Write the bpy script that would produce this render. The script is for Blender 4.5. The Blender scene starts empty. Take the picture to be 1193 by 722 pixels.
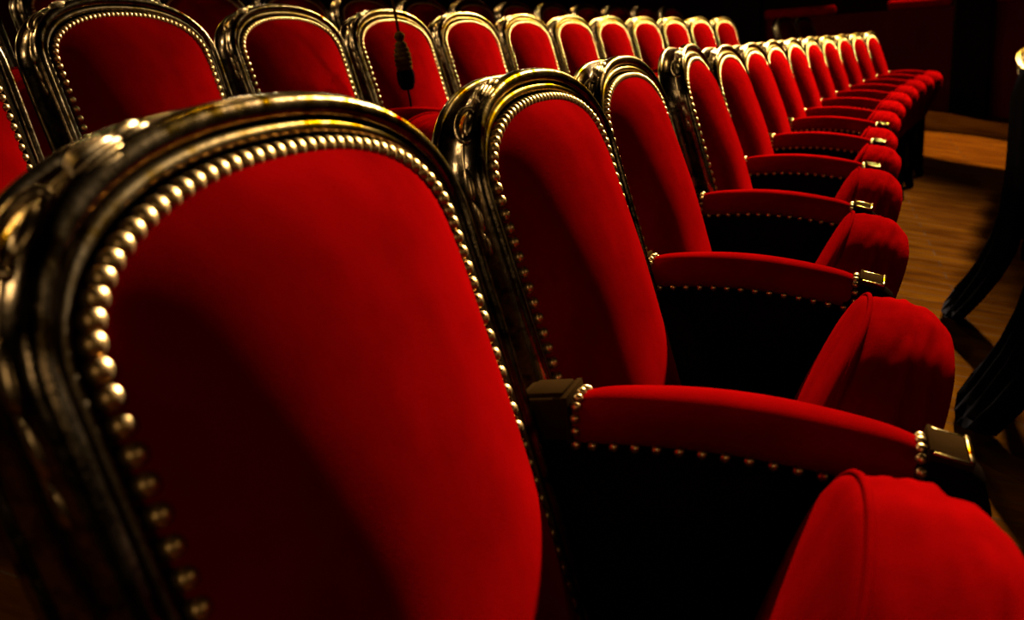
import bpy, bmesh, math, random
from mathutils import Vector, Matrix, noise
random.seed(7)
S = bpy.context.scene
C = S.collection
PI = math.pi

# ------------------------------------------------------------------ materials
def new_mat(name):
    m = bpy.data.materials.new(name)
    m.use_nodes = True
    nt = m.node_tree
    return m, nt, nt.nodes['Principled BSDF']

def nd(nt, t, **kw):
    n = nt.nodes.new(t)
    for k, v in kw.items():
        setattr(n, k, v)
    return n

def ramp(nt, fac, stops):
    r = nd(nt, 'ShaderNodeValToRGB')
    el = r.color_ramp.elements
    while len(el) < len(stops):
        el.new(0.5)
    for e, (p, c) in zip(el, stops):
        e.position = p
        e.color = c if len(c) == 4 else (*c, 1)
    nt.links.new(fac, r.inputs['Fac'])
    return r

def tex_noise(nt, scale, detail=4, rough=0.6, stretch=None, coord='Object'):
    tc = nd(nt, 'ShaderNodeTexCoord')
    n = nd(nt, 'ShaderNodeTexNoise')
    n.inputs['Scale'].default_value = scale
    n.inputs['Detail'].default_value = detail
    n.inputs['Roughness'].default_value = rough
    if stretch:
        mp = nd(nt, 'ShaderNodeMapping')
        mp.inputs['Scale'].default_value = stretch
        nt.links.new(tc.outputs[coord], mp.inputs['Vector'])
        nt.links.new(mp.outputs['Vector'], n.inputs['Vector'])
    else:
        nt.links.new(tc.outputs[coord], n.inputs['Vector'])
    return n

def bump(nt, b, height, strength, dist=0.002):
    bp = nd(nt, 'ShaderNodeBump')
    bp.inputs['Strength'].default_value = strength
    bp.inputs['Distance'].default_value = dist
    nt.links.new(height, bp.inputs['Height'])
    nt.links.new(bp.outputs['Normal'], b.inputs['Normal'])

def velvet(name, col, sheen=0.03, rough=0.9):
    m, nt, b = new_mat(name)
    n1 = tex_noise(nt, 9, 3, 0.55)
    d = tuple(c * 0.66 for c in col)
    r = ramp(nt, n1.outputs['Fac'], [(0.35, d), (0.65, col)])
    nt.links.new(r.outputs['Color'], b.inputs['Base Color'])
    b.inputs['Roughness'].default_value = rough
    b.inputs['Specular IOR Level'].default_value = 0.0
    b.inputs['Sheen Weight'].default_value = sheen
    b.inputs['Sheen Roughness'].default_value = 0.35
    b.inputs['Sheen Tint'].default_value = (1.0, 0.004, 0.002, 1)
    n2 = tex_noise(nt, 700, 2, 0.7)
    bump(nt, b, n2.outputs['Fac'], 0.35, 0.0012)
    return m

def gilt(name, hi, lo, rough, wear=0.5, metallic=1.0, scale=38):
    m, nt, b = new_mat(name)
    n1 = tex_noise(nt, scale, 6, 0.65)
    r = ramp(nt, n1.outputs['Fac'], [(wear - 0.10, lo), (wear + 0.08, hi)])
    nt.links.new(r.outputs['Color'], b.inputs['Base Color'])
    b.inputs['Metallic'].default_value = metallic
    b.inputs['Specular Tint'].default_value = (0.46, 0.41, 0.35, 1)
    n3 = tex_noise(nt, 90, 4, 0.7)
    rr = nd(nt, 'ShaderNodeMapRange')
    rr.inputs['To Min'].default_value = rough - 0.08
    rr.inputs['To Max'].default_value = rough + 0.14
    nt.links.new(n3.outputs['Fac'], rr.inputs['Value'])
    nt.links.new(rr.outputs['Result'], b.inputs['Roughness'])
    n2 = tex_noise(nt, 160, 4, 0.6)
    bump(nt, b, n2.outputs['Fac'], 0.25, 0.0015)
    return m

def plain(name, col, rough=0.6, spec=0.3, var=0.75, scale=14):
    m, nt, b = new_mat(name)
    n1 = tex_noise(nt, scale, 4, 0.6)
    r = ramp(nt, n1.outputs['Fac'], [(0.3, tuple(c * var for c in col)), (0.7, col)])
    nt.links.new(r.outputs['Color'], b.inputs['Base Color'])
    b.inputs['Roughness'].default_value = rough
    b.inputs['Specular IOR Level'].default_value = spec
    return m

M = {}
M['velvet'] = velvet('red_velvet', (0.13, 0.0005, 0.0004))
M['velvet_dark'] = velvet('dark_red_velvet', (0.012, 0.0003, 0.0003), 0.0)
M['gilt'] = gilt('worn_gilding', (0.150, 0.106, 0.060), (0.018, 0.011, 0.004), 0.18, 0.47)
M['gilt_soft'] = gilt('matte_gilding', (0.105, 0.076, 0.044), (0.05, 0.031, 0.014), 0.34, 0.45)
M['gilt_carved'] = gilt('carved_gilding', (0.32, 0.22, 0.11), (0.12, 0.075, 0.032), 0.26, 0.44, 1.0, 70)
M['brass'] = gilt('nail_brass', (0.50, 0.31, 0.12), (0.38, 0.22, 0.075), 0.36, 0.42)
M['wood'] = plain('dark_lacquered_wood', (0.004, 0.002, 0.001), 0.6, 0.0)
M['iron'] = plain('dark_iron', (0.02, 0.018, 0.015), 0.5, 0.3)
M['black_cloth'] = plain('black_cloth', (0.003, 0.0025, 0.0025), 0.95, 0.0)
M['wall'] = plain('dark_red_wall', (0.05, 0.003, 0.002), 0.9, 0.0, 0.7, 3)
M['ceiling'] = plain('dark_ceiling', (0.05, 0.03, 0.02), 0.9, 0.1)
M['cord'] = plain('brown_passementerie', (0.045, 0.022, 0.003), 0.9, 0.0, 0.35, 60)

def floor_mat():
    m, nt, b = new_mat('oak_boards')
    tc = nd(nt, 'ShaderNodeTexCoord')
    mp = nd(nt, 'ShaderNodeMapping')
    mp.inputs['Rotation'].default_value = (0, 0, 0)
    nt.links.new(tc.outputs['Object'], mp.inputs['Vector'])
    br = nd(nt, 'ShaderNodeTexBrick')
    br.offset = 0.4
    br.inputs['Scale'].default_value = 1.0
    br.inputs['Brick Width'].default_value = 1.6
    br.inputs['Row Height'].default_value = 0.11
    br.inputs['Mortar Size'].default_value = 0.0035
    br.inputs['Color1'].default_value = (0.040, 0.0125, 0.0006, 1)
    br.inputs['Color2'].default_value = (0.028, 0.008, 0.0004, 1)
    br.inputs['Mortar'].default_value = (0.03, 0.015, 0.006, 1)
    nt.links.new(mp.outputs['Vector'], br.inputs['Vector'])
    n = tex_noise(nt, 2.2, 6, 0.7, (1, 5, 1))
    r = ramp(nt, n.outputs['Fac'], [(0.35, (0.30, 0.22, 0.18)), (0.62, (1, 1, 1))])
    mx = nd(nt, 'ShaderNodeMix', data_type='RGBA', blend_type='MULTIPLY')
    mx.inputs['Factor'].default_value = 0.85
    nt.links.new(br.outputs['Color'], mx.inputs['A'])
    nt.links.new(r.outputs['Color'], mx.inputs['B'])
    nt.links.new(mx.outputs['Result'], b.inputs['Base Color'])
    b.inputs['Roughness'].default_value = 0.75
    b.inputs['Specular IOR Level'].default_value = 0.0
    return m
M['floor'] = floor_mat()

# ------------------------------------------------------------------ mesh helpers
def finish(bm, name, mat, smooth=True, angle=None):
    bmesh.ops.remove_doubles(bm, verts=bm.verts, dist=1e-6)
    bmesh.ops.recalc_face_normals(bm, faces=bm.faces)
    me = bpy.data.meshes.new(name)
    bm.to_mesh(me)
    bm.free()
    for p in me.polygons:
        p.use_smooth = smooth
    if angle:
        me.set_sharp_from_angle(angle=angle)
    me.materials.append(mat)
    return me

def obj(name, me, parent=None, loc=None):
    o = bpy.data.objects.new(name, me)
    C.objects.link(o)
    if parent is not None:
        o.parent = parent
    if loc is not None:
        o.location = loc
    return o

def grid_faces(bm, rows, closed_u=False, closed_v=False):
    """rows: list of lists of coordinates"""
    vs = [[bm.verts.new(c) for c in r] for r in rows]
    n, m = len(vs), len(vs[0])
    for i in range(n if closed_v else n - 1):
        for j in range(m if closed_u else m - 1):
            a, b = vs[i][j], vs[i][(j + 1) % m]
            c, d = vs[(i + 1) % n][(j + 1) % m], vs[(i + 1) % n][j]
            try:
                bm.faces.new((a, b, c, d))
            except ValueError:
                pass
    return vs

def cap(bm, ring):
    try:
        bm.faces.new(ring)
    except ValueError:
        pass

def tube(bm, pts, r, seg=10, closed=False, radii=None):
    pts = [Vector(p) for p in pts]
    n = len(pts)
    rows = []
    up = None
    for i, p in enumerate(pts):
        a = pts[(i - 1) % n] if (closed or i) else p
        b = pts[(i + 1) % n] if (closed or i < n - 1) else p
        t = (b - a).normalized()
        if up is None:
            up = Vector((0, 0, 1)) if abs(t.z) < 0.9 else Vector((1, 0, 0))
        s = t.cross(up)
        if s.length < 1e-6:
            s = t.orthogonal()
        s.normalize()
        up = s.cross(t).normalized()
        rr = radii[i] if radii else r
        rows.append([p + (s * math.cos(2 * PI * k / seg) + up * math.sin(2 * PI * k / seg)) * rr for k in range(seg)])
    vs = grid_faces(bm, rows, closed_u=True, closed_v=closed)
    if not closed:
        cap(bm, vs[0][::-1])
        cap(bm, vs[-1])

def ellipsoid(bm, c, ax, ay, az, u=12, v=8):
    """ax, ay, az: semi-axis vectors"""
    mat = Matrix((ax, ay, az)).transposed().to_4x4()
    mat.translation = Vector(c)
    bmesh.ops.create_uvsphere(bm, u_segments=u, v_segments=v, radius=1.0, matrix=mat)

def rbox(bm, c, half, bev=0.004, seg=2, rot=None):
    tmp = bmesh.new()
    bmesh.ops.create_cube(tmp, size=2.0)
    for vtx in tmp.verts:
        vtx.co = Vector((vtx.co.x * half[0], vtx.co.y * half[1], vtx.co.z * half[2]))
    if bev:
        bmesh.ops.bevel(tmp, geom=list(tmp.edges), offset=bev, segments=seg, profile=0.5, affect='EDGES')
    mt = (rot or Matrix.Identity(3)).to_4x4()
    mt.translation = Vector(c)
    tmp.transform(mt)
    me = bpy.data.meshes.new('tmp')
    tmp.to_mesh(me)
    tmp.free()
    bm.from_mesh(me)
    bpy.data.meshes.remove(me)

# ------------------------------------------------------------------ hall layout: rows are arcs round one centre
K = 0.03217
R0 = 1.0 / K
SLOPE = 0.1805
PITCH = 0.56

def arc(D, s):
    """point on the row lying D behind the first row, s metres along the first row's arc, and its heading"""
    a = s / R0
    R = R0 + D
    return Vector((R0 - R * math.cos(a), R * math.sin(a), SLOPE * D)), a

# ------------------------------------------------------------------ chair geometry (local: x forward, y along row, z up)
TB = 0.2582
BETA = math.atan(TB)
CB, SB = math.cos(BETA), math.sin(BETA)
XB, ZB = 0.0936, 0.68

def bk(u, v, d=0.0):
    """back plane: u along row, v up the reclined back, d forward out of it"""
    return Vector((XB - v * SB + d * CB, u, ZB + v * CB + d * SB))

HN = 0.203
VS, VN = 0.192, 0.283
VBOT = -0.262
EXPO = 2.25

def outline(n_side=22, n_arch=56):
    pts = []
    for i in range(n_side):
        t = i / n_side
        v = VBOT + (VS - VBOT) * t
        w = HN - 0.012 * (1 - t) ** 1.5
        pts.append((-w, v))
    arch = []
    for i in range(n_arch + 1):
        th = PI - PI * i / n_arch
        c, s = math.cos(th), math.sin(th)
        u = HN * math.copysign(abs(c) ** (2 / EXPO), c)
        v = VS + (VN - VS) * abs(s) ** (2 / EXPO)
        arch.append((u, v))
    pts += arch
    for i in range(n_side - 1, -1, -1):
        t = i / n_side
        v = VBOT + (VS - VBOT) * t
        w = HN - 0.012 * (1 - t) ** 1.5
        pts.append((w, v))
    # resample evenly
    L = [0.0]
    for a, b in zip(pts, pts[1:]):
        L.append(L[-1] + math.hypot(b[0] - a[0], b[1] - a[1]))
    N = 150
    out = []
    j = 0
    for i in range(N + 1):
        t = L[-1] * i / N
        while j < len(L) - 2 and L[j + 1] < t:
            j += 1
        f = (t - L[j]) / max(1e-9, L[j + 1] - L[j])
        out.append((pts[j][0] + (pts[j + 1][0] - pts[j][0]) * f, pts[j][1] + (pts[j + 1][1] - pts[j][1]) * f))
    return out, L[-1]

OUT, OUT_LEN = outline()

def normals2(pts):
    ns = []
    for i in range(len(pts)):
        a, b = pts[max(0, i - 2)], pts[min(len(pts) - 1, i + 2)]
        t = Vector((b[0] - a[0], b[1] - a[1])).normalized()
        ns.append(Vector((-t.y, t.x)))
    return ns
ONRM = normals2(OUT)
# make the normals point outwards
mid = len(OUT) // 2
if ONRM[mid].y < 0:
    ONRM = [-n for n in ONRM]

def sweep(bm, prof, closed=True):
    rows = []
    for (p, n) in zip(OUT, ONRM):
        rows.append([bk(p[0] + n.x * w, p[1] + n.y * w, d) for (w, d) in prof])
    vs = grid_faces(bm, rows, closed_u=closed)
    cap(bm, vs[0][::-1])
    cap(bm, vs[-1])

def arcpts(cx, cy, r, a0, a1, n):
    return [(cx + r * math.cos(math.radians(a0 + (a1 - a0) * i / n)), cy + r * math.sin(math.radians(a0 + (a1 - a0) * i / n))) for i in range(n + 1)]

# outer part of the moulding: groove, broad roll, cove running back, thin rear bead
FRAME_PROF = ([(0.0165, -0.030), (0.0165, -0.001)] +
              arcpts(0.0255, 0.000, 0.0092, 172, 12, 11) +
              [(0.0352, -0.004), (0.0343, -0.011), (0.0325, -0.017), (0.0316, -0.024), (0.0325, -0.031), (0.0348, -0.0365)] +
              arcpts(0.0352, -0.0425, 0.0052, 100, -110, 8) + [(0.028, -0.0490), (0.004, -0.0490), (0.004, -0.030)])
BEAD_PROF = arcpts(0.0108, 0.0000, 0.0050, 0, 330, 11)

def frame_mesh():
    bm = bmesh.new()
    sweep(bm, FRAME_PROF)
    return finish(bm, 'back_frame', M['gilt'], True, math.radians(50))

def bead_mesh():
    bm = bmesh.new()
    sweep(bm, BEAD_PROF)
    return finish(bm, 'inner_bead', M['gilt_soft'])

def cushion_mesh():
    bm = bmesh.new()
    va = 0.12
    inset = 0.004
    NR = 22
    def vtop(u):
        q = min(1.0, abs(u) / HN)
        return VS + (VN - VS) * max(0.0, 1 - q ** EXPO) ** (1 / EXPO)
    def sm(x):
        x = max(0.0, min(1.0, x))
        return x * x * (3 - 2 * x)
    def height(u, v):
        w = HN - 0.012 * (1 - max(0.0, min(1.0, (v - VBOT) / (VS - VBOT)))) ** 1.5
        hu = 1 - min(1.0, abs(u) / w) ** 2.5
        hm = 0.050 * (1 - 0.38 * sm((v - 0.02) / 0.24))
        e = max(0.0, 1 - max(0.0, vtop(u) - v) / 0.085)
        tb = max(0.0, min(1.0, (v - VBOT) / 0.09))
        return hm * hu * (1 - e ** 2.4) * (0.35 + 0.65 * math.sin(tb * PI / 2)) + 0.0015
    rows = []
    for k in range(NR + 1):
        r = 1 - (k / NR) ** 1.25
        row = []
        for (p, n) in zip(OUT, ONRM):
            q = (p[0] - n.x * inset, p[1] - n.y * inset)
            a = (0.0, min(max(q[1], VBOT), va))
            uu, vv = a[0] + (q[0] - a[0]) * r, a[1] + (q[1] - a[1]) * r
            wob = 0.0016 * noise.noise(Vector((uu * 9, vv * 7, 0.3))) * (1 - r)
            row.append(bk(uu, vv, height(uu, vv) + wob))
        rows.append(row)
    # skirt that closes it behind
    rows.insert(0, [bk(p[0] - n.x * inset, p[1] - n.y * inset, -0.03) for p, n in zip(OUT, ONRM)])
    grid_faces(bm, rows)
    return finish(bm, 'back_cushion', M['velvet'])

def backboard_mesh():
    bm = bmesh.new()
    NR = 10
    rows = []
    for k in range(NR + 1):
        r = 1 - k / NR
        row = []
        for (p, n) in zip(OUT, ONRM):
            q = (p[0] + n.x * 0.010, p[1] + n.y * 0.010)
            a = (0.0, min(q[1], 0.13))
            d = -0.046 - 0.006 * (1 - r ** 2.2)
            row.append(bk(a[0] + (q[0] - a[0]) * r, a[1] + (q[1] - a[1]) * r, d))
        rows.append(row)
    rows.insert(0, [bk(p[0] + n.x * 0.012, p[1] + n.y * 0.012, -0.034) for p, n in zip(OUT, ONRM)])
    grid_faces(bm, rows)
    return finish(bm, 'back_board', M['velvet_dark'])

def carving_mesh(side):
    """acanthus leaf and oval cabochon on the shoulder of the frame; side -1 near, +1 far"""
    bm = bmesh.new()
    # index on the outline where the arch leaves the side
    idx = min(range(len(OUT)), key=lambda i: abs(OUT[i][1] - VS) + (0 if OUT[i][0] * side > 0 else 9))
    step = OUT_LEN / (len(OUT) - 1)
    def frame_at(ds):
        ds = ds + 0.062
        i = idx + (-side) * int(round(ds / step)) if side > 0 else idx + int(round(ds / step))
        i = max(1, min(len(OUT) - 2, i))
        p, n = OUT[i], ONRM[i]
        t = Vector((-n.y, n.x))
        if t.y < 0:
            t = -t
        return p, n, t
    def place(ds, w, d, along, across, thick, lean=0.0, facing=0.0):
        p, n, t = frame_at(ds)
        c = bk(p[0] + n.x * w, p[1] + n.y * w, d)
        o = bk(0, 0, 0)
        tv = bk(t.x, t.y, 0) - o
        nv = bk(n.x, n.y, 0) - o
        dv = bk(0, 0, 1) - o
        # turn the across axis from in-plane towards the back
        f = math.radians(facing)
        av = nv * math.cos(f) - dv * math.sin(f)
        ov = dv * math.cos(f) + nv * math.sin(f)
        l = math.radians(lean)
        tv2 = tv * math.cos(l) + av * math.sin(l)
        av2 = av * math.cos(l) - tv * math.sin(l)
        return c, tv2 * along, av2 * across, ov * thick
    # oval cabochon with a ring round it, facing out sideways and forward
    c, a, b, t = place(-0.010, 0.0330, -0.006, 0.0165, 0.0058, 0.0075, 0, 48)
    ellipsoid(bm, c, a, b, t, 16, 10)
    c, a, b, t = place(-0.010, 0.0345, -0.006, 0.0245, 0.0110, 0.0, 0, 48)
    ring = [c + a * math.cos(x) + b * math.sin(x) for x in [2 * PI * i / 32 for i in range(32)]]
    tube(bm, ring, 0.0031, 8, closed=True)
    # stem that ties leaf, cabochon and husks together
    stem = []
    for q in range(14):
        c, a, b, t = place(-0.122 + 0.014 * q, 0.0325, -0.009, 0.01, 0.01, 0.01)
        stem.append(c)
    tube(bm, stem, 0.0034, 8)
    # husks trailing below it
    for ds, al, ac, w in ((-0.050, 0.018, 0.0060, 0.0330), (-0.082, 0.017, 0.0046, 0.0325), (-0.112, 0.014, 0.0034, 0.0325)):
        c, a, b, t = place(ds, w, -0.007, al, ac, 0.0056, 0, 48)
        ellipsoid(bm, c, a, b, t, 12, 8)
    # acanthus leaf: close-set ribs fanning up over the shoulder
    for q in range(7):
        k = (q - 3) / 3.0
        ang = math.radians(42 + 46 * k)
        w = 0.0262 + 0.0100 * math.sin(ang)
        d = -0.001 + 0.0100 * math.cos(ang) - 0.006
        ln = 0.023 - 0.006 * abs(k)
        c, a, b, t = place(0.042 - 0.006 * abs(k), w, d, ln, 0.0036, 0.0062, 7 * k, 42 + 46 * k)
        ellipsoid(bm, c, a, b, t, 12, 8)
    for k in (-0.6, 0.0, 0.6):
        ang = math.radians(42 + 46 * k)
        c, a, b, t = place(0.070, 0.0262 + 0.0098 * math.sin(ang), -0.007 + 0.0100 * math.cos(ang), 0.014, 0.0030, 0.0050, 10 * k, 42 + 46 * k)
        ellipsoid(bm, c, a, b, t, 12, 8)
    return finish(bm, 'carved_leaf', M['gilt_carved'])

# ---- nails
def nail_mesh(name='nail_head', r=0.0066, h=0.0052, mat=None):
    bm = bmesh.new()
    rows = []
    for k in range(6):
        a = k / 5 * PI / 2
        rows.append([(h * math.sin(a), r * math.cos(a) * math.cos(2 * PI * j / 14), r * math.cos(a) * math.sin(2 * PI * j / 14)) for j in range(14)])
    rows.insert(0, [(-0.004, r * math.cos(2 * PI * j / 14), r * math.sin(2 * PI * j / 14)) for j in range(14)])
    grid_faces(bm, rows, closed_u=True)
    return finish(bm, name, mat or M['brass'])

def back_nail_spots():
    sp = []
    ds = []
    t = 0.006
    step_len = OUT_LEN / (len(OUT) - 1)
    while t < OUT_LEN:                       # close-set over the arch, spaced out down the sides
        ds.append(t)
        j = min(len(OUT) - 2, int(t / step_len))
        v = OUT[j][1]
        k = min(1.0, max(0.0, (v - 0.10) / 0.12))
        t += 0.0172 - 0.0052 * k
    for t in ds:
        t = min(len(OUT) - 1.001, t / step_len)
        j = int(t)
        f = t - j
        p = (OUT[j][0] + (OUT[j + 1][0] - OUT[j][0]) * f, OUT[j][1] + (OUT[j + 1][1] - OUT[j][1]) * f)
        nn = ONRM[j]
        sp.append((bk(p[0] - nn.x * 0.004, p[1] - nn.y * 0.004, 0.0045), Matrix.Rotation(-BETA, 3, 'Y')))
    return sp

# ---- armrest
XR, ZR, XF, ZF = 0.1097, 0.7032, 0.4002, 0.6801
YA = PITCH / 2

def arm_line(t):
    """centre line of the top of the pad, t from 0 (rear) to 1 (front)"""
    x = XR + (XF + 0.011 - XR) * t
    z = ZR + (ZF - ZR) * t + 0.014 * math.sin(PI * min(1, t * 1.02)) - 0.002
    return x, z

def arm_pad_mesh():
    bm = bmesh.new()
    rows = []
    NS = 28
    for i in range(NS + 1):
        t = i / NS
        x, z = arm_line(t)
        e = min(t, 1 - t)
        k = 1 - 0.22 * math.exp(-(e / 0.05) ** 1.2)
        hw = 0.031 * (0.9 + 0.2 * math.sin(PI * t)) * (1 - 0.18 * math.exp(-(e / 0.06)))
        hh = 0.050
        row = []
        for j in range(24):
            a = 2 * PI * j / 24
            c, s = math.cos(a), math.sin(a)
            y = hw * math.copysign(abs(c) ** 0.75, c)
            zz = (hh * 0.5) * math.copysign(abs(s) ** 0.8, s)
            zz = zz if s > 0 else zz * 1.05
            row.append((x, YA + y, z - hh * 0.5 * (2 - k) + zz))
        rows.append(row)
    vs = grid_faces(bm, rows, closed_u=True)
    cap(bm, vs[0][::-1])
    cap(bm, vs[-1])
    return finish(bm, 'armrest_pad', M['velvet'], True, math.radians(70))

def arm_rear_block_mesh():
    bm = bmesh.new()
    rot = Matrix.Rotation(math.radians(-6), 3, 'Y')
    rbox(bm, (0.083, YA, 0.678), (0.026, 0.027, 0.021), 0.004, 2, rot)
    rbox(bm, (0.083, YA, 0.7005), (0.018, 0.020, 0.0022), 0.0016, 2, rot)
    rbox(bm, (0.106, YA, 0.680), (0.003, 0.0285, 0.0225), 0.0015, 2, rot)
    return finish(bm, 'arm_rear_block', M['wood_gilt'], True, math.radians(35))

def arm_front_scroll_mesh():
    """gilded cap and the dark scroll that turns down in front of the pad"""
    bm = bmesh.new()
    # curved scroll: sections from under the pad, forward and down
    path = [(0.392, 0.640, 0.020), (0.407, 0.648, 0.0215), (0.422, 0.650, 0.0235), (0.436, 0.637, 0.023), (0.441, 0.620, 0.021),
            (0.437, 0.601, 0.020), (0.425, 0.585, 0.019), (0.410, 0.568, 0.018), (0.398, 0.545, 0.017), (0.390, 0.510, 0.016), (0.384, 0.460, 0.016)]
    rows = []
    for i, (x, z, h) in enumerate(path):
        a = path[max(0, i - 1)]
        b = path[min(len(path) - 1, i + 1)]
        t = Vector((b[0] - a[0], 0, b[1] - a[1])).normalized()
        n = Vector((-t.z, 0, t.x))
        w = 0.026 - 0.005 * max(0, (i - 5) / 5)
        row = []
        for j in range(16):
            an = 2 * PI * j / 16
            c, s = math.cos(an), math.sin(an)
            y = w * math.copysign(abs(c) ** 0.5, c)
            q = h * math.copysign(abs(s) ** 0.5, s)
            row.append(Vector((x, YA, z)) + n * q + Vector((0, y, 0)))
        rows.append(row)
    vs = grid_faces(bm, rows, closed_u=True)
    cap(bm, vs[0][::-1])
    cap(bm, vs[-1])
    return finish(bm, 'arm_scroll', M['wood'], True, math.radians(45))

def arm_front_cap_mesh():
    bm = bmesh.new()
    rot = Matrix.Rotation(math.radians(14), 3, 'Y')
    rbox(bm, (0.4275, YA, 0.6695), (0.0165, 0.0265, 0.004), 0.002, 2, rot)
    rbox(bm, (0.4125, YA, 0.6735), (0.0022, 0.0275, 0.006), 0.0015, 2, rot)
    rbox(bm, (0.4425, YA, 0.6665), (0.0022, 0.0265, 0.005), 0.0012, 2, rot)
    return finish(bm, 'arm_front_cap', M['wood_gilt'], True, math.radians(35))

def cap_trim_mesh():
    """thin gilt edging of the front cap"""
    bm = bmesh.new()
    rot = Matrix.Rotation(math.radians(14), 3, 'Y')
    rbox(bm, (0.4430, YA, 0.6700), (0.0016, 0.0270, 0.0018), 0.0008, 2, rot)
    for s in (-1, 1):
        rbox(bm, (0.4280, YA + s * 0.0262, 0.6725), (0.0165, 0.0012, 0.0014), 0.0006, 2, rot)
    return finish(bm, 'cap_trim', M['gilt'], True, math.radians(35))

def arm_nail_spots():
    sp = []
    I = Matrix.Identity(3)
    # across the front and rear ends, over the top and down the near and far sides
    for x, z, lean in ((XF + 0.006, ZF - 0.001, 25), (XR + 0.004, ZR, -25)):
        for k in range(-3, 4):
            a = k / 3.0
            y = 0.0265 * math.sin(a * PI / 2 * 0.95)
            zz = z - 0.004 - 0.014 * (1 - math.cos(a * PI / 2 * 0.95)) - (0.004 if abs(k) == 3 else 0)
            n = Vector((0.25 if x > 0.2 else -0.25, math.sin(a * 1.3), math.cos(a * 1.3))).normalized()
            sp.append((Vector((x, YA + y, zz)), Vector((1, 0, 0)).rotation_difference(n).to_matrix()))
        for s in (-1, 1):
            for k in (1, 2):
                sp.append((Vector((x, YA + s * 0.0265, z - 0.020 - 0.0135 * k)), Vector((1, 0, 0)).rotation_difference(Vector((0, s, 0.1))).to_matrix()))
    n = 15
    for s in (-1, 1):
        for i in range(1, n):
            t = i / n
            x, z = arm_line(t)
            hw = 0.031 * (0.9 + 0.2 * math.sin(PI * t)) * 0.93
            sp.append((Vector((x, YA + s * hw, z - 0.046)), Vector((1, 0, 0)).rotation_difference(Vector((0, s, -0.1))).to_matrix()))
    return sp

def side_panel_mesh():
    bm = bmesh.new()
    def fz(x):
        return -SLOPE * x - 0.004
    poly = [(0.062, 0.665), (0.11, 0.660), (0.20, 0.664), (0.30, 0.660), (0.395, 0.645), (0.412, 0.600), (0.398, 0.55), (0.380, 0.46), (0.356, 0.34), (0.345, 0.22), (0.350, 0.10), (0.372, 0.02),
            (0.384, fz(0.384)), (0.330, fz(0.330)), (0.312, 0.00), (0.25, 0.035), (0.16, 0.035), (0.115, 0.0), (0.100, fz(0.100)), (0.040, fz(0.040)), (0.048, 0.08), (0.068, 0.20), (0.085, 0.34), (0.080, 0.48), (0.058, 0.60)]
    # round the polygon a little
    pts = []
    n = len(poly)
    for i in range(n):
        a, b = Vector(poly[i]), Vector(poly[(i + 1) % n])
        for k in range(4):
            pts.append(a.lerp(b, k / 4))
    for _ in range(2):
        pts = [(pts[i - 1] + pts[i] * 2 + pts[(i + 1) % len(pts)]) / 4 for i in range(len(pts))]
    cx = sum((p.x for p in pts)) / len(pts)
    cz = sum((p.y for p in pts)) / len(pts)
    rows = []
    for off, sc in ((-0.019, 0.985), (-0.021, 0.975), (-0.019, 0.0)):
        pass
    def ring(y, inset):
        out = []
        for p in pts:
            d = Vector((cx - p.x, cz - p.y))
            if d.length > 1e-6:
                d.normalize()
            out.append((p.x + d.x * inset, YA + y, p.y + d.y * inset))
        return out
    rows = [ring(-0.022, 0.004), ring(-0.019, 0.0), ring(0.019, 0.0), ring(0.022, 0.004)]
    vs = grid_faces(bm, rows, closed_u=True)
    cap(bm, vs[0][::-1])
    cap(bm, vs[-1])
    bmesh.ops.triangulate(bm, faces=[f for f in bm.faces if len(f.verts) > 4], ngon_method='EAR_CLIP')
    return finish(bm, 'side_panel', M['wood'], True, math.radians(40))

# ---- folded seat
TH = math.radians(65.5)
TIP = (0.396, 0.706)
SL = 0.350
SWID = 0.218
HINGE = Vector((TIP[0] - SL * math.cos(TH), 0, TIP[1] - SL * math.sin(TH)))

def st(s, y, t):
    """seat space: s from hinge to front edge, t upwards out of the sitting surface"""
    return HINGE + Vector((math.cos(TH) * s - math.sin(TH) * t, y, math.sin(TH) * s + math.cos(TH) * t))

def seat_plan(n=96):
    pts = []
    for i in range(n):
        a = 2 * PI * i / n
        c, s = math.cos(a), math.sin(a)
        if c >= 0:     # bowed front
            e = 2 / 2.0
            x = 0.195 + 0.155 * (abs(c) ** e)
            y = SWID * math.copysign(abs(s) ** e, s)
        else:          # square rear
            e = 2 / 6.0
            x = 0.195 - 0.188 * (abs(c) ** e)
            y = SWID * (1 - 0.10 * abs(c)) * math.copysign(abs(s) ** e, s)
        pts.append((x, y))
    return pts
PLAN = seat_plan()

def plan_inset(d):
    out = []
    n = len(PLAN)
    for i in range(n):
        a, b = Vector(PLAN[i - 1]), Vector(PLAN[(i + 1) % n])
        t = (b - a).normalized()
        nrm = Vector((t.y, -t.x))
        if nrm.dot(Vector(PLAN[i]) - Vector((0.19, 0))) < 0:
            nrm = -nrm
        out.append((PLAN[i][0] - nrm.x * d, PLAN[i][1] - nrm.y * d, nrm))
    return out

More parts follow.
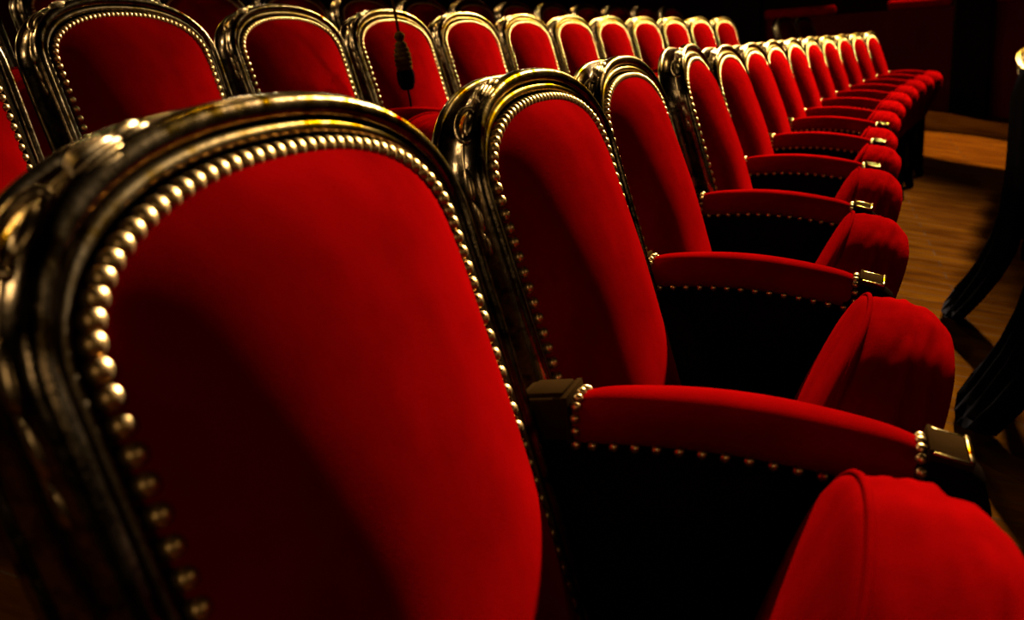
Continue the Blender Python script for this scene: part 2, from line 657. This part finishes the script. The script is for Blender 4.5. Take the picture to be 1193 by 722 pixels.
def seat_mesh():
    bm = bmesh.new()
    rows = []
    # (inset, t); boxing between the seams bulges outwards and carries soft gathers
    prof = [(0.020, 0.006), (0.010, 0.004), (0.004, 0.001), (0.0015, -0.003)]
    for q in range(27):                       # boxing between the seams
        f = q / 26.0
        prof.append((0.001 - 0.0135 * math.sin(PI * f) ** 0.8, -0.006 - 0.092 * f))
    prof += [(0.006, -0.102), (0.018, -0.109), (0.045, -0.113)]
    for (d, t) in prof:
        row = []
        for i, (x, y, n) in enumerate(plan_inset(d)):
            a = 2 * PI * i / len(PLAN)
            g = 0.0
            if -0.099 < t < -0.004:
                fade = math.sin(PI * min(1, (-t) / 0.102)) ** 0.6
                # creases pulled round the nose, roughly along the seam
                tt = t + 0.010 * math.sin(a * 1.5)
                g = fade * (0.0058 * noise.noise(Vector((math.cos(a) * 1.6, math.sin(a) * 1.6, tt * 62))) + 0.0030 * noise.noise(Vector((math.cos(a) * 5, math.sin(a) * 5, tt * 120 + 3))))
            row.append(st(x + n.x * g, y + n.y * g, t))
        rows.append(row)
    vs = grid_faces(bm, rows, closed_u=True)
    # crowned sitting surface
    for k in (0.75, 0.5, 0.25):
        row = []
        for (x, y, n) in plan_inset(0.020):
            cx, cy = 0.19, 0.0
            row.append(bm.verts.new(st(cx + (x - cx) * k, cy + (y - cy) * k, 0.006 + 0.010 * (1 - k * k))))
        prev = vs[0] if k == 0.75 else last
        n = len(row)
        for j in range(n):
            bm.faces.new((prev[j], row[j], row[(j + 1) % n], prev[(j + 1) % n]))
        last = row
    cap(bm, last)
    cap(bm, vs[-1])
    bmesh.ops.triangulate(bm, faces=[f for f in bm.faces if len(f.verts) > 4])
    return finish(bm, 'seat_cushion', M['velvet'])

def piping_mesh():
    bm = bmesh.new()
    tube(bm, [st(x, y, -0.003) for (x, y, n) in plan_inset(0.0005)], 0.0030, 8, closed=True)
    return finish(bm, 'seat_piping', M['velvet'])

def hinge_mesh():
    bm = bmesh.new()
    p = st(-0.005, 0, -0.05)
    tube(bm, [(p.x, -YA + 0.02, p.z), (p.x, YA - 0.02, p.z)], 0.012, 12)
    for s in (-1, 1):
        rbox(bm, (p.x + 0.004, s * 0.16, p.z + 0.012), (0.016, 0.010, 0.020), 0.003)
    return finish(bm, 'hinge_bar', M['iron'], True, math.radians(40))

M['wood_gilt'] = plain('polished_brown_wood', (0.016, 0.007, 0.0016), 0.6, 0.0)

ME = dict(captrim=cap_trim_mesh(), frame=frame_mesh(), bead=bead_mesh(), cushion=cushion_mesh(), board=backboard_mesh(), leafn=carving_mesh(-1),
          pad=arm_pad_mesh(), rear=arm_rear_block_mesh(), scroll=arm_front_scroll_mesh(), cap=arm_front_cap_mesh(), panel=side_panel_mesh(),
          seat=seat_mesh(), piping=piping_mesh(), hinge=hinge_mesh(), nail=nail_mesh(), armnail=nail_mesh('arm_nail_head', 0.0046, 0.0038))

def merged_nails(spots, src, name):
    bm = bmesh.new()
    for (p, r) in spots:
        mt = r.to_4x4()
        mt.translation = p
        n0 = len(bm.verts)
        bm.from_mesh(src)
        bm.verts.ensure_lookup_table()
        bmesh.ops.transform(bm, matrix=mt, verts=bm.verts[n0:])
    me = bpy.data.meshes.new(name)
    bm.to_mesh(me)
    bm.free()
    for pl in me.polygons:
        pl.use_smooth = True
    if not me.materials:
        me.materials.append(M['brass'])
    return me
BN, AN = back_nail_spots(), arm_nail_spots()
ME['nails'] = merged_nails(BN, ME['nail'], 'nail_trim')
ME['armnails'] = merged_nails(AN, ME['armnail'], 'arm_nail_trim')

def nail_objs(spots, me, name, parent):
    for (p, r) in spots:
        o = obj(name, me, parent, p)
        o.rotation_euler = r.to_euler()

def make_chair(single_nails):
    root = bpy.data.objects.new('theatre_armchair', None)
    C.objects.link(root)
    fr = obj('back_frame', ME['frame'], root)
    obj('inner_bead', ME['bead'], fr)
    obj('carved_leaf', ME['leafn'], fr)
    cu = obj('back_cushion', ME['cushion'], root)
    if single_nails:
        nail_objs(BN, ME['nail'], 'nail_head', cu)
    else:
        obj('nail_trim', ME['nails'], cu)
    obj('back_board', ME['board'], root)
    se = obj('seat_cushion', ME['seat'], root)
    obj('seat_piping', ME['piping'], se)
    obj('hinge_bar', ME['hinge'], root)
    pad = obj('armrest', ME['pad'], root)
    obj('arm_rear_block', ME['rear'], pad)
    obj('arm_front_cap', ME['cap'], pad)
    obj('cap_trim', ME['captrim'], pad)
    obj('arm_scroll', ME['scroll'], pad)
    if single_nails:
        nail_objs(AN, ME['armnail'], 'nail_head', pad)
    else:
        obj('nail_trim', ME['armnails'], pad)
    obj('side_panel', ME['panel'], root)
    return root

def copy_tree(o, parent=None):
    c = o.copy()
    C.objects.link(c)
    c.parent = parent
    for ch in o.children:
        copy_tree(ch, c)
    return c

def child(root, stem):
    return [c for c in root.children if c.name.split('.')[0] == stem][0]

proto_fine = make_chair(True)
proto = make_chair(False)
used = {'fine': False, 'plain': False}

def get_chair(fine):
    k = 'fine' if fine else 'plain'
    src = proto_fine if fine else proto
    if not used[k]:
        used[k] = True
        return src
    return copy_tree(src)

ORD = ['first', 'second', 'third', 'fourth', 'fifth', 'sixth', 'seventh', 'eighth', 'ninth', 'tenth', 'eleventh', 'twelfth', 'thirteenth', 'fourteenth', 'fifteenth', 'sixteenth', 'seventeenth', 'eighteenth']

def tag(o, label, cat, group=None):
    o['label'] = label
    o['category'] = cat
    if group:
        o['group'] = group

def put(o, D, s, psi, off=(0, 0, 0), dh=0.0):
    p, a = arc(D, s)
    o.location = p + Vector(off) + Vector((0, 0, dh))
    o.rotation_euler = (0, 0, -(a - psi))

# nearest row, small individual shifts of real seats
COFF = [(-0.0055, -0.0118, -0.0017, -0.0184), (0.0009, 0.0041, -0.005, -0.0296), (-0.0102, 0.0026, -0.0016, -0.0033), (0.016, -0.0002, 0.0099, 0.059), (0.0126, -0.0001, 0.0002, -0.0023), (0.007, 0.0002, -0.0012, -0.0042)]
AOFF = [(0.0231, -0.0139, -0.0065), (-0.022, -0.0046, -0.0055), (-0.0089, 0.0018, -0.0024), (0.0011, -0.0025, -0.0098), (-0.001, 0.0004, 0.0027), (0.002, 0.0012, 0.005)]
SOFF = [(-0.010, 0.022), (0.0108, 0.0011), (0.0107, -0.0027), (-0.0043, -0.0142), (0.0084, -0.0103), (0.0043, -0.0125)]
PSI = -0.0361
GA = 'red velvet armchairs of the nearest row'
LA = ['large nearest red velvet armchair with gilded frame, filling the left foreground',
      'red velvet armchair with gilded arched frame, directly beyond the nearest armchair in its row',
      'third red velvet armchair from the camera in the nearest row']
NA = 13
chairsA = []
for i in range(NA):
    o = get_chair(i < 2)
    if i < 6:
        co, ao, so = COFF[i], AOFF[i], SOFF[i]
        put(o, 0, i * PITCH, PSI + co[3], co[:3])
        child(o, 'armrest').location = ao
        child(o, 'side_panel').location = (ao[0], ao[1], 0)
        sc_ = child(o, 'seat_cushion')
        sc_.location = (so[0], 0, so[1])
        sc_.rotation_euler = (0, 0, 0)
        if i == 0:                       # this seat springs up a little further than the rest
            ang = math.radians(-4)
            sc_.rotation_euler = (0, ang, 0)
            tip = Vector((TIP[0], 0, TIP[1]))
            sc_.location += tip - Matrix.Rotation(ang, 3, 'Y') @ tip
    else:
        put(o, 0, i * PITCH, PSI)
    lab = LA[i] if i < 3 else '%s red velvet armchair from the camera in the nearest row' % ORD[i]
    if i == NA - 1:
        lab = 'last and farthest red velvet armchair at the end of the nearest row'
    tag(o, lab, 'armchair', GA)
    chairsA.append(o)

# second row, one step up the rake
GB = 'red velvet armchairs of the second row'
DB, SB0, WB, PSIB = 0.9859, 1.0098, 0.5475, -0.0516
k = R0 / R0
nb = 0
LB = {-1: 'red velvet armchair cut by the left picture edge in the second row',
      0: 'dark red armchair behind the nearest chair at upper left, first complete one of second row',
      1: 'second-row red armchair right of the dark nailed one, behind the top of the nearest chair',
      2: 'second-row red armchair with the hanging tassel in front of its backrest'}
for i in list(range(-1, 11)) + [13, 14]:
    o = get_chair(i == 0)
    put(o, DB, SB0 + i * WB, PSIB)
    if i in LB:
        lab = LB[i]
    elif i <= 10:
        lab = '%s red velvet armchair to the right of the hanging tassel, second row' % ORD[i - 3]
    else:
        lab = {13: 'dim red armchair just beyond the gap at the far end of the second row', 14: 'dim red armchair second beyond the gap at the far end of the second row'}[i]
    tag(o, lab, 'armchair', GB)

# third row behind it
GC = 'dark armchairs of the third row'
for n, i in enumerate(range(-1, 13)):
    o = get_chair(False)
    put(o, 2 * DB, SB0 + 0.33 + i * WB, PSIB)
    tag(o, 'dark gilt-topped armchair of the third row, %s from the left' % ORD[n], 'armchair', GC)

# row on the far side of the aisle, seen from behind
GE = 'armchairs across the aisle seen from behind'
for n in range(17):
    o = get_chair(False)
    put(o, -DB, 1.14 + n * PITCH, PSI)
    tag(o, 'dark armchair seen from behind across the wooden floor, %s from the camera' % ORD[n], 'armchair', GE)

# black coats hung over two of those backs, trailing into the aisle
def coat_mesh(seed):
    bm = bmesh.new()
    path = [(0.140, 0.80), (0.090, 0.93), (0.048, 1.002), (-0.015, 1.024), (-0.080, 0.990), (-0.100, 0.90), (-0.100, 0.76), (-0.100, 0.62), (-0.108, 0.48), (-0.135, 0.36), (-0.175, 0.26), (-0.230, 0.16), (-0.285, 0.075)]
    def layer(off):
        rows = []
        for i, (x, z) in enumerate(path):
            a = path[max(0, i - 1)]
            b = path[min(len(path) - 1, i + 1)]
            t = Vector((b[0] - a[0], b[1] - a[1])).normalized()
            n = Vector((-t.y, t.x))
            row = []
            for j in range(33):
                y = -0.235 + 0.47 * j / 32
                f = min(1.0, i / 9.0)
                fold = 0.016 * f * math.sin(j * 0.85 + seed) + 0.012 * f * noise.noise(Vector((j * 0.3, i * 0.25, seed)))
                q = abs(y) / 0.235
                hem = 0.05 * (q ** 2) * max(0.0, (i - 8) / 4.0)
                tuck = 0.05 * (q ** 3) * f
                row.append(Vector((x + n.x * (off + fold) + tuck, y * (0.96 + 0.06 * f), z + n.y * (off + fold) * 0.4 + hem)))
            rows.append(row)
        return rows
    o, i_ = layer(0.011), layer(-0.011)
    rows = [r + i_[k][::-1] for k, r in enumerate(o)]
    vs = grid_faces(bm, rows, closed_u=True)
    cap(bm, vs[0][::-1])
    cap(bm, vs[-1])
    bmesh.ops.triangulate(bm, faces=[f for f in bm.faces if len(f.verts) > 4], ngon_method='EAR_CLIP')
    return finish(bm, 'black_coat', M['black_cloth'])
for sE, lab in ((1.14 + 2 * PITCH, 'black coat hung over a chair back across the aisle, the nearer of two'), (1.14 + 4 * PITCH, 'black coat hung over a chair back across the aisle, the farther of two')):
    o = obj('black_coat', coat_mesh(sE))
    put(o, -DB, sE, PSI)
    tag(o, lab, 'coat', 'coats over chair backs across the aisle')

# ------------------------------------------------------------------ setting
def struct(name, me):
    o = obj(name, me)
    o['kind'] = 'structure'
    return o

def floor_mesh():
    bm = bmesh.new()
    rows = []
    for i in range(61):
        s = -3.5 + 19.5 * i / 60
        row = []
        for D in [-9 + j * 0.75 for j in range(20)]:
            p, a = arc(D, s)
            row.append(p)
        rows.append(row)
    vs = grid_faces(bm, rows)
    return finish(bm, 'floor', M['floor'], True)
fl = struct('floor', floor_mesh())

def box_mesh(name, lo, hi, mat, bev=0.0):
    bm = bmesh.new()
    c = [(a + b) / 2 for a, b in zip(lo, hi)]
    rbox(bm, c, [(b - a) / 2 for a, b in zip(lo, hi)], bev)
    return finish(bm, name, mat, False)

struct('wall_far', box_mesh('wall_far', (-6.5, 11.2, -2.0), (9.5, 11.4, 1.20), M['wall']))
struct('trim_1', box_mesh('trim_1', (-0.66, 11.02, -1.5), (-0.22, 11.6, 1.75), M['wood'], 0.01))
struct('trim_2', box_mesh('trim_2', (1.86, 11.05, -1.5), (2.22, 11.6, 1.75), M['wood'], 0.01))
struct('wall_box_back', box_mesh('wall_box_back', (-6.5, 19.0, 1.0), (9.5, 19.2, 10.0), M['wall']))
struct('wall_left', box_mesh('wall_left', (-6.5, -4.0, -2.0), (-6.3, 19.2, 10.0), M['wall']))
struct('ceiling', box_mesh('ceiling', (-6.5, -4.0, 10.0), (9.5, 19.2, 10.2), M['ceiling']))

# unseen overhang, added to keep the stage lamp off the third row
def light_blocker_mesh():
    bm = bmesh.new()
    rows = []
    for i in range(49):
        sl = -4.0 + 18.0 * i / 48
        row = []
        for D, z in ((0.82, 2.62), (0.80, 2.66), (0.80, 3.40), (0.84, 3.44), (0.94, 3.44), (0.96, 3.40), (0.96, 2.82), (5.5, 2.82), (5.5, 2.62)):
            p, _ = arc(D, sl)
            row.append((p.x, p.y, z))
        rows.append(row)
    vs = grid_faces(bm, rows, closed_u=True)
    cap(bm, vs[0][::-1])
    cap(bm, vs[-1])
    return finish(bm, 'light_blocker', M['wall'], False)
struct('light_blocker', light_blocker_mesh())

# ledge cushions of the boxes
for i, (x0, x1) in enumerate([(-0.20, 0.62), (1.18, 1.84), (2.25, 3.6)]):
    bm = bmesh.new()
    rbox(bm, ((x0 + x1) / 2, 11.28, 1.255), ((x1 - x0) / 2, 0.13, 0.055), 0.04, 4)
    o = obj('box_ledge_cushion', finish(bm, 'box_ledge_cushion', M['velvet']))
    tag(o, 'padded red velvet ledge of a theatre box, %s' % ['left one, above the far armchairs', 'middle one of the far wall', 'right one, above the row across the aisle'][i], 'ledge cushion', 'padded ledges of the boxes')

# ------------------------------------------------------------------ tassel
def tassel():
    root = bpy.data.objects.new('hanging_tassel', None)
    C.objects.link(root)
    top = Vector((-0.742, 1.9, 1.082))
    root.location = top
    bm = bmesh.new()
    pts = [(-0.10 * t ** 1.0 * 3.2, 0, 8.98 * t) for t in [i / 40 for i in range(41)]]
    tube(bm, pts, 0.0045, 8)
    obj('cord', finish(bm, 'cord', M['cord']), root)
    def lathe(name, prof, mat, seg=20, rib=0.0):
        bm = bmesh.new()
        rows = [[((r + rib * (j % 2)) * math.cos(2 * PI * j / seg), (r + rib * (j % 2)) * math.sin(2 * PI * j / seg), z) for j in range(seg)] for z, r in prof]
        vs = grid_faces(bm, rows, closed_u=True)
        cap(bm, vs[0]); cap(bm, vs[-1])
        return obj(name, finish(bm, name, mat, True, math.radians(40)), root)
    lathe('tassel_head', [(0.004, 0.004), (0.0, 0.011), (-0.008, 0.015), (-0.016, 0.013), (-0.022, 0.009), (-0.026, 0.012)], M['cord'])
    body = [(-0.024, 0.012)]
    for q in range(6):
        z = -0.028 - 0.0125 * q
        r = (0.017, 0.021, 0.0235, 0.0245, 0.024, 0.023)[q]
        body += [(z, r * 0.9), (z - 0.003, r), (z - 0.009, r), (z - 0.012, r * 0.9)]
    lathe('tassel_body', body, M['cord'], 24)
    lathe('tassel_skirt', [(-0.100, 0.020), (-0.106, 0.0235), (-0.122, 0.024), (-0.138, 0.022), (-0.152, 0.016), (-0.156, 0.008)], M['black_cloth'], 32, 0.0015)
    bm = bmesh.new()
    tube(bm, [(0.0, 0, -0.150), (0.002, 0, -0.18), (0.001, 0.001, -0.21), (0.004, 0, -0.245)], 0.0035, 8)
    obj('tail_cord', finish(bm, 'tail_cord', M['black_cloth']), root)
    root.rotation_euler = (0, math.radians(-4), 0)
    tag(root, 'brown ribbed tassel on a thin cord hanging in front of a red armchair', 'tassel')
tassel()

# ------------------------------------------------------------------ lights
def spot(name, loc, target, power, size_deg, blend, radius, col):
    l = bpy.data.lights.new(name, 'SPOT')
    l.energy = power
    l.spot_size = math.radians(size_deg)
    l.spot_blend = blend
    l.shadow_soft_size = radius
    l.color = col
    o = bpy.data.objects.new(name, l)
    C.objects.link(o)
    o.location = loc
    o.rotation_euler = (Vector(target) - Vector(loc)).to_track_quat('-Z', 'Y').to_euler()
    return o

def area(name, loc, target, power, sx, sy, col):
    l = bpy.data.lights.new(name, 'AREA')
    l.energy = power
    l.shape = 'RECTANGLE'
    l.size = sx
    l.size_y = sy
    l.color = col
    o = bpy.data.objects.new(name, l)
    C.objects.link(o)
    o.location = loc
    o.rotation_euler = (Vector(target) - Vector(loc)).to_track_quat('-Z', 'Y').to_euler()
    return o

spot('stage_lamp', (3.1, 17.0, 7.7), (0.75, 2.0, 0.7), 108000, 13.5, 0.9, 0.35, (1.0, 0.88, 0.72))
spot('far_row_fill', (4.0, 14.0, 6.2), (0.35, 5.0, 0.7), 56000, 18, 0.6, 0.35, (1.0, 0.88, 0.72))  # added second lamp, aimed to brighten the far chairs
spot('aisle_lamp', (1.9, 9.0, 7.0), (1.75, 8.6, -0.25), 21000, 15, 0.25, 0.05, (1.0, 0.70, 0.28))
for (D, sl) in [(2.6, -1.0), (2.6, 0.6), (2.6, 2.2), (2.6, 3.8), (2.6, 5.4), (2.6, 7.0)]:  # added unseen lamps behind the rows, placed to put highlights on the gilt frames
    p, a = arc(D, sl)
    area('gilt_rear_fill', (p.x, p.y, 2.46), (p.x + 1.9, p.y + 0.2, 0.9), 30, 0.09, 0.09, (1.0, 0.78, 0.48))
for (x, y, z, e) in [(-2.2, 3.4, 6.5, 75), (-1.0, 5.5, 6.0, 75), (-3.6, 1.0, 6.0, 75)]:  # added overhead sources, set where the top mouldings catch a highlight
    area('gilt_top_fill', (x, y, z), (-0.2, 0.8, 0.9), e, 0.16, 0.16, (1.0, 0.78, 0.48))
area('near_nail_fill', (0.9, -2.8, 1.9), (-0.2, 0.3, 0.85), 7.5, 0.6, 0.6, (1.0, 0.74, 0.42))  # added fill from behind the camera for the nails and near frame
area('front_strip_fill', (5.5, 0.6, 2.5), (-0.2, 0.4, 0.8), 17, 4.5, 0.5, (1.0, 0.70, 0.36))  # added long strip in front, spreads highlights over the nail heads
spot('ledge_fill', (1.6, 11.3, 3.2), (1.6, 11.3, 1.3), 900, 62, 0.4, 0.05, (1.0, 0.7, 0.4))  # added spot that brightens the red ledge cushions

w = bpy.data.worlds.new('World')
S.world = w
w.use_nodes = True
w.node_tree.nodes['Background'].inputs['Color'].default_value = (0.02, 0.002, 0.001, 1)
w.node_tree.nodes['Background'].inputs['Strength'].default_value = 0.02

# ------------------------------------------------------------------ camera
cd = bpy.data.cameras.new('camera')
cam = bpy.data.objects.new('camera', cd)
C.objects.link(cam)
R = Vector((0.95195067, 0.29825116, -0.06954257))
U = Vector((-0.01575298, 0.27446349, 0.96146848))
F = Vector((-0.30584598, 0.91417506, -0.26597405))
mt = Matrix((R, U, -F)).transposed().to_4x4()
mt.translation = Vector((0.34557285, -0.53919318, 0.99797326))
cam.matrix_world = mt
cd.sensor_fit = 'HORIZONTAL'
cd.sensor_width = 36.0
cd.lens = 36.0 * 1068.17 / 1193.0
cd.clip_start = 0.02
cd.dof.use_dof = True
cd.dof.focus_distance = 1.25
cd.dof.aperture_fstop = 6.3
S.camera = cam

S.view_settings.view_transform = 'Standard'
S.view_settings.look = 'None'
S.view_settings.exposure = 0.0
S.view_settings.gamma = 1.0
S.view_settings.use_curve_mapping = False
